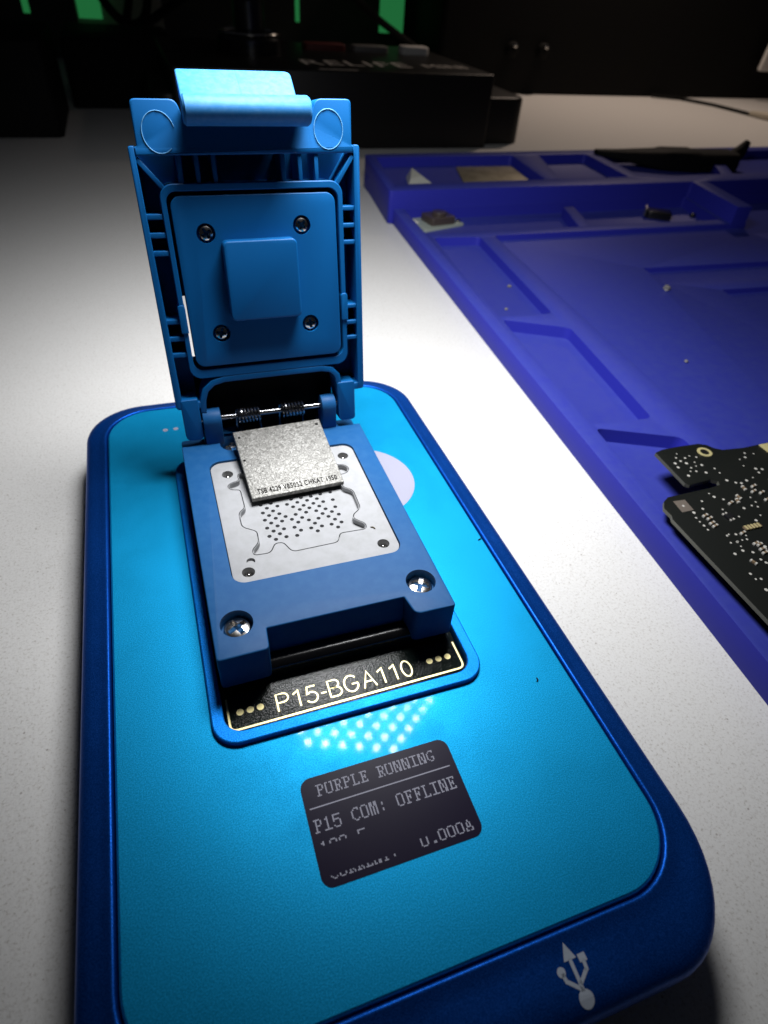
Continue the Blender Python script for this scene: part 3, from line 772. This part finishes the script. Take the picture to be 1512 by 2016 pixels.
# back trays
pocket_cut([(0.60, 34.75), (10.6, 35.75), (10.95, 41.75), (1.0, 40.85)], -0.42)
pocket_cut([(11.7, 35.9), (16.9, 36.3), (17.0, 42.35), (13.0, 41.9)], -0.42)
pocket_cut([(17.9, 36.4), (24.6, 37.0), (27.9, 43.4), (17.8, 42.5)], -0.42)
pocket_cut([(25.6, 37.1), (45, 39.0), (45, 45.2), (28.9, 43.5)], -0.42)
# second row with the short divider
pocket_cut([(0.85, 29.35), (10.15, 30.0), (11.0, 33.6), (11.7, 33.65), (10.95, 30.1), (20.1, 30.7), (20.75, 35.15), (20.7, 35.18), (-0.02+0.9, 33.52)], -1.40, 0.04)
pocket_cut([(21.3, 29), (45, 30.0), (45, 37.5), (22.2, 35.28)], -1.40, 0.04)
# left column
pocket_cut([(0.85, 19.55), (3.30, 19.55), (3.66, 28.75), (1.10, 28.75)], -1.22)
pocket_cut([(0.75, 11.75), (3.02, 11.75), (3.42, 18.2), (0.90, 19.25)], -1.26)
pocket_cut([(0.65, 3.5), (3.1, 3.5), (3.36, 10.6), (0.80, 11.55)], -1.26)
# work area
pocket_cut([(4.35, -8), (38, -8), (38, 30.4), (20.0, 29.9), (4.5, 28.9)], -1.08, 0.3)
boolean(smat, cut, 'DIFFERENCE', True)
pocket_cut([(13.4, 12), (24, 12), (24, 21.9), (13.4, 21.6)], -1.34, 0.2, cut2)
pocket_cut([(10.9, 22.6), (24, 22.9), (24, 24.95), (10.9, 24.55)], -1.34, 0.2, cut2)
boolean(smat, cut2)
bevel(smat, 0.05, 2, 40); shade(smat, 40)

# ------------------------------------------------------------------ logic board
BZ = -0.36
out = [(14.66, 9.40), (14.57, 8.00), (14.65, 7.90), (15.41, 7.96), (15.56, 7.84), (15.50, 7.70), (15.18, 7.66), (13.70, 7.63), (13.48, 7.51), (13.31, 7.28), (13.32, 7.00), (13.25, 6.87),
       (13.22, 5.8), (13.18, 3.59), (13.1, -3), (22, -3), (22, 9.2), (18.6, 8.98), (17.46, 8.95), (16.77, 9.02), (16.57, 9.16), (16.47, 9.34), (16.25, 9.46), (15.56, 9.49), (14.95, 9.48)]
lb = thing('logic_board', 'black logic board with gold mounting hole lying on the blue mat', 'circuit board', (16, 5, BZ - 0.1))
mb = MB()
n_ = len(out); rings = [[(x, y, z) for x, y in out] for z in (BZ - 0.11, BZ - 0.006)] + [[(x, y, BZ) for x, y in inset(out, 0.012)]]
mb.loft(rings[:2], True, False, 1); mb.loft(rings[1:], False, True, 0)
PADS = [(15.24, 9.19), (15.09, 9.03), (15.12, 8.87), (15.35, 8.96), (15.54, 9.01), (14.89, 8.82), (14.85, 8.64), (15.22, 8.74), (15.49, 8.72), (15.71, 8.91), (15.41, 8.56), (15.61, 8.56), (15.21, 8.53), (15.08, 8.4), (15.25, 8.36), (14.89, 8.25), (15.49, 8.24), (15.87, 8.33), (15.87, 8.13), (15.83, 7.8), (16.01, 7.65), (16.15, 7.59), (16.93, 8.5), (16.81, 8.22), (17.17, 8.54), (17.31, 8.71), (17.56, 8.62), (17.07, 8.02), (17.02, 7.85), (17.24, 7.95), (16.67, 7.71), (16.39, 7.65), (14.92, 7.46), (14.96, 7.31), (15.14, 7.16), (14.5, 7.25), (14.31, 6.99), (13.97, 6.93), (13.89, 6.75), (13.88, 6.6), (13.89, 6.45), (13.88, 6.3), (14.82, 6.83), (15.05, 6.49), (15.94, 7.03), (15.94, 6.84), (15.72, 6.75), (15.85, 6.67), (15.43, 6.72), (14.21, 5.99), (14.47, 5.97), (14.12, 5.76), (14.32, 5.75), (14.48, 5.76), (14.62, 5.75), (14.28, 5.59), (13.94, 5.42), (13.82, 4.79), (13.82, 4.62), (13.95, 4.59), (13.81, 4.29), (15.66, 6.38), (15.39, 6.25)]
for i in range(130): PADS.append((random.uniform(14.2, 18), random.uniform(2.5, 6.2)))
for x, y in PADS:
    vs, fs = disc((x, y), random.uniform(0.022, 0.045), BZ + 0.003, 10); mb.add(vs, fs, 2)
# square gold land with its dot
mb.add([(13.72, 7.45, BZ + .003), (13.67, 7.02, BZ + .003), (14.04, 7.02, BZ + .003), (14.08, 7.42, BZ + .003)], [[0, 1, 2, 3]], 3)
mb.add(*disc((13.87, 7.22), 0.035, BZ + 0.006, 8), 2)
mb.build('board', [M['pcb'], M['pcb_edge'], M['solder'], mat('bare copper land', (0.36, 0.30, 0.25), 0.4, 0.7)], lb, 30)
mb = MB(); mb.lathe((16.13, 9.05, BZ), [(0.13, 0.002), (0.13, 0.016), (0.21, 0.016), (0.215, 0.002)], 32); 
mb.f = mb.f[:-2]; mb.m = mb.m[:-2]
mb.build('mounting_ring', M['gold'], lb)
mb = MB(); mb.add(*disc((16.13, 9.05), 0.131, BZ + 0.003, 24)); mb.build('mounting_hole', M['matt_black'], lb, 0)
mb = MB(); mb.box(14.82, 15.34, 6.0, 6.13, BZ, BZ + 0.05, 0, None, 0.01)
for i in range(5): mb.box(14.85 + i * 0.1, 14.90 + i * 0.1, 5.995, 6.135, BZ, BZ + 0.053, 1)
mb.build('resistor_array', [M['cap'], M['gold']], lb)
mb = MB(); mb.box(18.05, 18.6, 8.55, 8.93, BZ, BZ + 0.03, 0, None, 0.01); mb.build('contact_pad', M['gold'], lb)
cap0 = None
for x, y, a in [(14.16, 6.74, 0.2), (14.2, 6.62, 0.2), (14.14, 6.46, 0.2), (14.14, 6.35, 0.2), (14.66, 5.95, 0.2), (14.71, 5.56, 0.1), (14.77, 5.50, 0.2), (14.72, 5.36, 0.1), (14.69, 5.24, 0.1), (16.03, 7.38, 1.4), (16.37, 7.38, .2), (16.39, 7.1, .2), (14.16, 5.06, 1.9), (15.2, 6.97, 0.3), (15.45, 6.99, 1.2), (16.2, 7.2, 0.2), (16.6, 7.0, 0.9), (15.4, 5.4, 0.2), (15.8, 5.7, 1.3), (15.1, 5.0, 0.1), (15.3, 4.6, 0.2), (14.7, 4.4, 0.3), (14.5, 3.9, 0.2)]:
    if cap0 is None:
        mb = MB(); mb.box(-0.045, 0.045, -0.028, 0.028, 0, 0.05, 1, None, 0.006)
        mb.box(-0.085, -0.043, -0.031, 0.031, 0, 0.053, 0, None, 0.008); mb.box(0.043, 0.085, -0.031, 0.031, 0, 0.053, 0, None, 0.008)
        cap0 = mb.build('capacitor', [M['solder'], M['cap']]); 
        o = cap0
    else:
        o = cap0.copy(); COL.objects.link(o)
    o.parent = lb; o.matrix_parent_inverse = world_of(lb).inverted()
    o.matrix_basis = Matrix.Translation((x, y, BZ + 0.001)) @ Matrix.Rotation(a, 4, 'Z')

for x, y, w_, h_, a in ((16.5, 6.3, 0.42, 0.30, 0.1), (15.9, 4.6, 0.55, 0.55, 0.05), (17.3, 7.3, 0.5, 0.38, 0.1), (14.75, 6.55, 0.22, 0.16, 0.15)):
    mb = MB(Matrix.Translation((x, y, BZ)) @ Matrix.Rotation(a, 4, 'Z')); mb.box(-w_ / 2, w_ / 2, -h_ / 2, h_ / 2, 0.0, 0.07, 0, None, 0.01)
    n_ = int(w_ / 0.09)
    for i in range(n_):
        for sy in (-1, 1):
            xx = -w_ / 2 + (i + 0.5) * w_ / n_
            mb.box(xx - 0.02, xx + 0.02, sy * (h_ / 2 + 0.03) - 0.035, sy * (h_ / 2 + 0.03) + 0.035, 0.0, 0.03, 1)
    mb.build('black_chip', [M['black'], M['solder']], lb)
for i in range(26):
    o = cap0.copy(); COL.objects.link(o); o.parent = lb; o.matrix_parent_inverse = world_of(lb).inverted()
    o.matrix_basis = Matrix.Translation((random.uniform(15.1, 17.6), random.uniform(3.0, 7.2), BZ + 0.001)) @ Matrix.Rotation(random.choice((0.1, 1.67)), 4, 'Z')

# ------------------------------------------------------------------ small things in the mat's trays
def mpt(x, y, z=0): return MF @ Vector((x, y, z))
mb = MB(MF); mb.prism(rounded([(5.7, 36.9), (10.4, 37.15), (10.7, 40.9), (6.5, 40.7)], 0.15, 2), -0.419, -0.32, 0.03)
o = mb.build('metal_plate', M['plate']); tag(o, 'flat dull brown metal plate lying in the back left tray', 'metal plate')
mb = MB(MF)
mb.add([(2.0, 36.6, -.419), (3.7, 36.9, -.419), (3.4, 38.4, -.419), (2.4, 38.5, -.419), (2.2, 36.9, -.1), (2.6, 38.1, 0.22), (3.0, 37.2, 0.0)],
       [[0, 1, 2, 3], [0, 4, 6, 1], [1, 6, 2], [2, 6, 5], [2, 5, 3], [3, 5, 4], [3, 4, 0], [4, 5, 6]])
o = mb.build('plastic_shard', M['clear'], None, 20); tag(o, 'small cloudy plastic shard in the corner of the back left tray', 'shard')
cm = thing('camera_module', 'small dark module on a pale flexible base in the second tray of the mat', 'module', tuple(mpt(2.7, 32.7, -1.40)))
CMM = MF @ Matrix.Translation((2.7, 32.7, -1.40)) @ Matrix.Rotation(0.25, 4, 'Z')
mb = MB(CMM); mb.prism(rounded([(-1.5, -1.0), (1.4, -0.7), (1.45, 1.0), (-1.3, 1.1)], 0.2, 3), 0, 0.12, 0.03); mb.build('base', mat('pale flexible board', (0.30, 0.34, 0.30), 0.5), cm)
mb = MB(CMM); mb.prism(rrect(-0.75, 0.85, -0.55, 0.75, 0.15, 3), 0.12, 0.50, 0.05); mb.cyl((0.1, 0.1), 0.42, 0.5, 0.66, 20, 0.04); mb.build('housing', mat('brown black housing', (0.06, 0.045, 0.04), 0.35), cm)
mb = MB(CMM); mb.lathe((1.15, -0.35, 0.12), [(0.16, 0), (0.16, 0.1), (0.1, 0.16), (0.003, 0.18)], 16); mb.build('solder_bead', M['chrome'], cm)
mb = MB(CMM); mb.tube([(-1.2, 0.2, 0.1), (-1.6, 0.4, 0.3), (-1.8, 0.1, 0.25), (-2.0, 0.4, 0.05)], 0.08, 6); mb.build('wire_end', M['solder'], cm)
cn = thing('metal_connector', 'tiny shiny metal connector lying in the second tray of the mat', 'connector', tuple(mpt(17.5, 33.3, -1.40)))
CNM = MF @ Matrix.Translation((17.5, 33.3, -1.40)) @ Matrix.Rotation(-0.5, 4, 'Z')
mb = MB(CNM); mb.prism(rrect(-0.6, 0.9, -0.55, 0.55, 0.2, 4), 0, 0.42, 0.1); mb.build('shell', M['black_gloss'], cn)
for yy in (-0.38, 0.0):
    mb = MB(CNM); mb.tube([(-0.75, yy - .25, 0.10), (-0.70, yy, 0.45), (-0.62, yy + .3, 0.47)], 0.09, 8); mb.build('contact_strip', M['chrome'], cn)
mb = MB(MF); mb.lathe((20.2, 33.2, -1.40), [(0.16, 0), (0.18, 0.1), (0.12, 0.22), (0.005, 0.25)], 12)
o = mb.build('screw_bit', M['black']); tag(o, 'tiny black speck beside the shiny connector in the tray', 'speck')
def crumb(c, r, label, sd):
    rnd = random.Random(sd); bm = bmesh.new(); bmesh.ops.create_icosphere(bm, subdivisions=2, radius=r)
    for v in bm.verts: v.co *= rnd.uniform(0.7, 1.15); 
    for v in bm.verts: v.co.z = max(v.co.z * 0.7, -r * 0.45)
    bmesh.ops.translate(bm, verts=bm.verts, vec=mpt(*c) + Vector((0, 0, r * 0.44)))
    o = from_bm('crumb', bm, M['greyplastic'], None, 30); tag(o, label, 'crumb')
crumb((10.5, 21.9, -1.08), 0.19, 'pale crumb under the long groove of the mat work area', 1)
crumb((7.0, 15.4, -1.08), 0.09, 'tiny pale crumb in the middle of the mat work area', 2)
crumb((3.05, 23.3, -1.22), 0.10, 'tiny white crumb in the long left slot of the mat, further away', 3)
crumb((1.9, 21.0, -1.22), 0.08, 'tiny white crumb in the long left slot of the mat, nearer', 4)
# black plastic tool resting over the back wall of the mat
tl_ = thing('black_tool', 'black plastic tool with an upturned tip resting on the back edge of the mat', 'tool', tuple(mpt(24, 41, -0.4)))
mb = MB(MF)
secs = [((17.7, 42.2, 0.32), 0.3, 0.16), ((19.2, 41.6, 0.28), 0.6, 0.30), ((22.0, 41.0, 0.16), 1.0, 0.62), ((22.4, 41.0, 0.16), 1.05, 0.70), ((24.6, 40.7, 0.10), 1.2, 0.78), ((24.9, 40.7, 0.10), 1.15, 0.70), ((28.0, 40.6, 0.12), 1.1, 0.70)]
rings = []
for c, hy, hz in secs:
    rings.append([(c[0], c[1] + hy * math.copysign(abs(math.cos(a)) ** 0.5, math.cos(a)), c[2] + hz * math.copysign(abs(math.sin(a)) ** 0.5, math.sin(a))) for a in [2 * PI * k / 16 for k in range(16)]])
mb.loft(rings); mb.build('body', M['matt_black'], tl_, 30)
mb = MB(MF); mb.tube([(27.4, 40.6, 0.0), (28.2, 40.6, 0.35), (28.8, 40.7, 0.8), (29.2, 40.8, 1.35)], [0.6, 0.6, 0.45, 0.24], 12); mb.build('tip', M['matt_black'], tl_, 30)

# ------------------------------------------------------------------ dark things at the back of the desk
bx = thing('product_box', 'large black box with grey lettering on its top behind the mat', 'box', (20, 58, TZ))
mb = MB(); mb.prism(rrect(3.5, 33.6, 52.3, 63, 1.2, 5), TZ, 1.75, 0.25); mb.build('lower_tier', M['box'], bx)
mb = MB(); mb.prism(rrect(5.0, 29.6, 51.0, 68, 0.3, 3), TZ + 0.02, 3.42, 0.15); mb.build('upper_tier', M['box'], bx)
mb = MB(); text_in(mb, 'RELIFE', (15.0, 53.6, 3.428), (8.6, 0, 0), (0, 2.5, 0), 0, 1.1); mb.build('large_lettering', M['boxtext'], bx, 0)
mb = MB(); text_in(mb, 'MINI', (25.0, 53.9, 3.428), (3.6, 0, 0), (0, 1.7, 0), 0, 1.1); mb.build('small_lettering', M['boxtext'], bx, 0)
mb = MB(); mb.add([(15.4, 51.25, 3.428), (18.4, 51.25, 3.428), (18.4, 51.5, 3.428), (15.4, 51.5, 3.428)], [[0, 1, 2, 3]]); mb.build('printed_bar', M['boxtext'], bx, 0)
# oddments on the box
mb = MB(); mb.prism(rrect(17.0, 20.6, 62.2, 63.8, 0.3, 3), 3.425, 3.9, 0.1); o = mb.build('tape_roll', M['red']); tag(o, 'dull red flat piece lying on top of the black box', 'piece')
mb = MB(); mb.prism(rrect(21.4, 24.6, 62.4, 63.8, 0.3, 3), 3.425, 3.85, 0.1); o = mb.build('grey_clip', M['greyplastic']); tag(o, 'grey flat clip beside the red piece on the black box', 'clip')
mb = MB(); mb.prism(rrect(25.6, 28.2, 61.6, 63.0, 0.4, 3), 3.425, 4.0, 0.15); o = mb.build('pale_eraser', M['paper']); tag(o, 'small pale block near the right end of the black box top', 'block')
ld_ = thing('glass_lens', 'black round lens stand with shiny rim on the black box', 'lens', (12, 60, 3.42))
mb = MB(); mb.lathe((12.0, 60.0, 3.425), [(2.6, 0), (2.6, 0.9), (2.3, 1.2), (1.2, 1.25), (1.2, 3.2), (0.6, 3.4), (0.01, 3.4)], 32); mb.build('stand', M['black_gloss'], ld_)
mb = MB(); mb.tube([(12 + 2.4 * math.cos(2 * PI * k / 40), 60 + 2.4 * math.sin(2 * PI * k / 40), 4.66) for k in range(41)], 0.09, 8); mb.build('rim', M['chrome'], ld_)
# black case at the far left, and a low black case between it and the box
mb = MB(); mb.prism(rrect(-26, -2.9, 55, 66, 0.5, 4), TZ, 4.2, 0.3); o = mb.build('equipment_case', M['matt_black']); tag(o, 'tall matt black case at the far left of the desk', 'case')
mb = MB(); mb.prism(rrect(-2.5, 6.5, 66, 78, 0.5, 4), TZ, 3.3, 0.3); o = mb.build('equipment_case', M['matt_black']); tag(o, 'low black case behind the gap left of the product box', 'case')
# big dark unit on the right with two knobs
un = thing('bench_unit', 'wide black bench unit with two small shiny knobs at the back right', 'bench unit', (62, 84, TZ))
mb = MB(); mb.prism(rrect(36, 102, 77.5, 92, 0.6, 4), TZ + 0.15, 16, 0.4); mb.build('housing', M['matt_black'], un)
for x in (45.0, 49.1):
    mb = MB(); mb.lathe((0, 0, 0), [(0.8, 0), (0.8, 0.4), (0.65, 0.7), (0.25, 0.85), (0.01, 0.88)], 24, 0, Matrix.Translation((x, 77.5, 2.7)) @ Matrix.Rotation(PI / 2, 4, 'X')); mb.build('knob', M['matt_black'], un)
    mb = MB(); mb.lathe((0, 0, 0), [(0.22, 0), (0.2, 0.15), (0.1, 0.22), (0.01, 0.24)], 12, 0, Matrix.Translation((x, 76.7, 3.15)) @ Matrix.Rotation(PI / 2, 4, 'X')); mb.build('knob_glint', M['chrome'], un)  # small chrome bead added off-centre as the knob's glint
# white tag at the right edge
mb = MB(); mb.prism(rounded([(0, 0), (3.2, 0), (3.2, 4.3), (0.5, 4.6)], 0.3, 3), 0, 0.5, 0.05, 0, 0, Matrix.Translation((81.2, 76.2, 1.7)) @ Matrix.Rotation(PI / 2, 4, 'X'))
o = mb.build('paper_tag', M['paper']); tag(o, 'white paper tag at the right edge in front of the bench unit', 'tag')
# thin cable with a beige plug on the desk
cb = thing('desk_cable', 'thin black cable with beige plug on the far right of the desk', 'cable', (72, 68, TZ))
mb = MB(); mb.tube([(66, 76.8, -1.35), (69.5, 75.5, -1.4), (71.4, 71.5, -1.42), (71.8, 67.5, -1.40), (71.9, 65.4, -1.38)], 0.18, 8); mb.build('cord', M['matt_black'], cb)
mb = MB(); mb.tube([(71.9, 65.6, -1.3), (72.2, 63.5, -1.25), (73.0, 61.0, -1.2)], [0.25, 0.45, 0.4], 10); mb.build('plug', mat('beige plug', (0.42, 0.38, 0.30), 0.5), cb)
# green LED strips glowing behind
for i, (xa, xb, za, zb, lab) in enumerate([(-1.35, 0.95, 3.0, 7.0, 'bright green glowing strip behind the cables'), (-6.5, -5.9, 3.2, 7.0, 'narrow green glowing strip at the far left'), (31.7, 34.6, 3.0, 8.0, 'green glowing strip beside the bench unit'), (21.6, 22.0, 3.6, 7.5, 'thin green glowing strip above the product box')]):
    mb = MB(); mb.box(xa, xb, 86, 86.4, za, zb, 0, None, 0.05); o = mb.build('led_strip', M['greenled']); tag(o, lab, 'LED strip', 'green LED strips behind the desk')
mb = MB(); mb.box(-1.6, 7.2, 88.0, 88.5, 2.2, 11, 0, None, 0.1); o = mb.build('added_wall_panel', mat('added grey panel', (0.34, 0.33, 0.30), 0.8)); tag(o, 'added grey panel standing in for the lit wall behind the tangled cables at top left', 'board')  # paler panel added in place of wall lit by the green strips
# drooping black cables
def cable(pts, r, lab):
    n = len(pts); P = [Vector(p) for p in pts]; out = []
    for i in range(n - 1):
        p0, p1, p2, p3 = P[max(i - 1, 0)], P[i], P[i + 1], P[min(i + 2, n - 1)]
        for k in range(8):
            t = k / 8
            out.append(0.5 * ((2 * p1) + (p2 - p0) * t + (2 * p0 - 5 * p1 + 4 * p2 - p3) * t * t + (3 * p1 - p0 - 3 * p2 + p3) * t ** 3))
    out.append(P[-1]); mb = MB(); mb.tube(out, r, 8); o = mb.build('black_cable', M['matt_black']); tag(o, lab, 'cable', 'black cables at the back')
cable([(0.4, 83, 8.5), (1.2, 83, 5.0), (3.2, 83, 3.0), (5.2, 83, 3.8), (6.3, 83, 8.5)], 0.42, 'black cable looping down in front of the green strip')
cable([(4.6, 82, 8.0), (3.6, 82, 4.4), (2.6, 82, 2.4), (0.0, 82, 1.2)], 0.4, 'black cable crossing the loop towards the left')
cable([(12.8, 82, 7.6), (9.0, 82, 5.3), (5.0, 82, 3.0), (3.0, 82, 1.2)], 0.42, 'black cable rising to the right above the low case')
cable([(24.5, 80, 7.8), (28.5, 79, 5.0), (33.5, 77, 2.2)], 0.35, 'black cable slanting down beside the bench unit')

# lint and fibres
for (x, y, z, a, L, m_, lab) in [(7.34, 3.55, 0.004, 0.9, 0.10, M['matt_black'], 'tiny dark lint on the blue panel right of the display'), (7.91, 7.20, 0.004, 0.3, 0.14, M['matt_black'], 'dark fibre at the right edge of the blue panel'), (5.32, 7.30, ZS - 0.04, -0.6, 0.13, M['plate'], 'brown fibre on the white contact plate')]:
    mb = MB(); mb.tube([(x + L * (t - 0.5) * math.cos(a) + 0.02 * math.sin(5 * t), y + L * (t - 0.5) * math.sin(a), z + 0.012) for t in (0, .25, .5, .75, 1)], [0.006, 0.014, 0.012, 0.014, 0.005], 6)
    o = mb.build('lint', m_); tag(o, lab, 'lint')
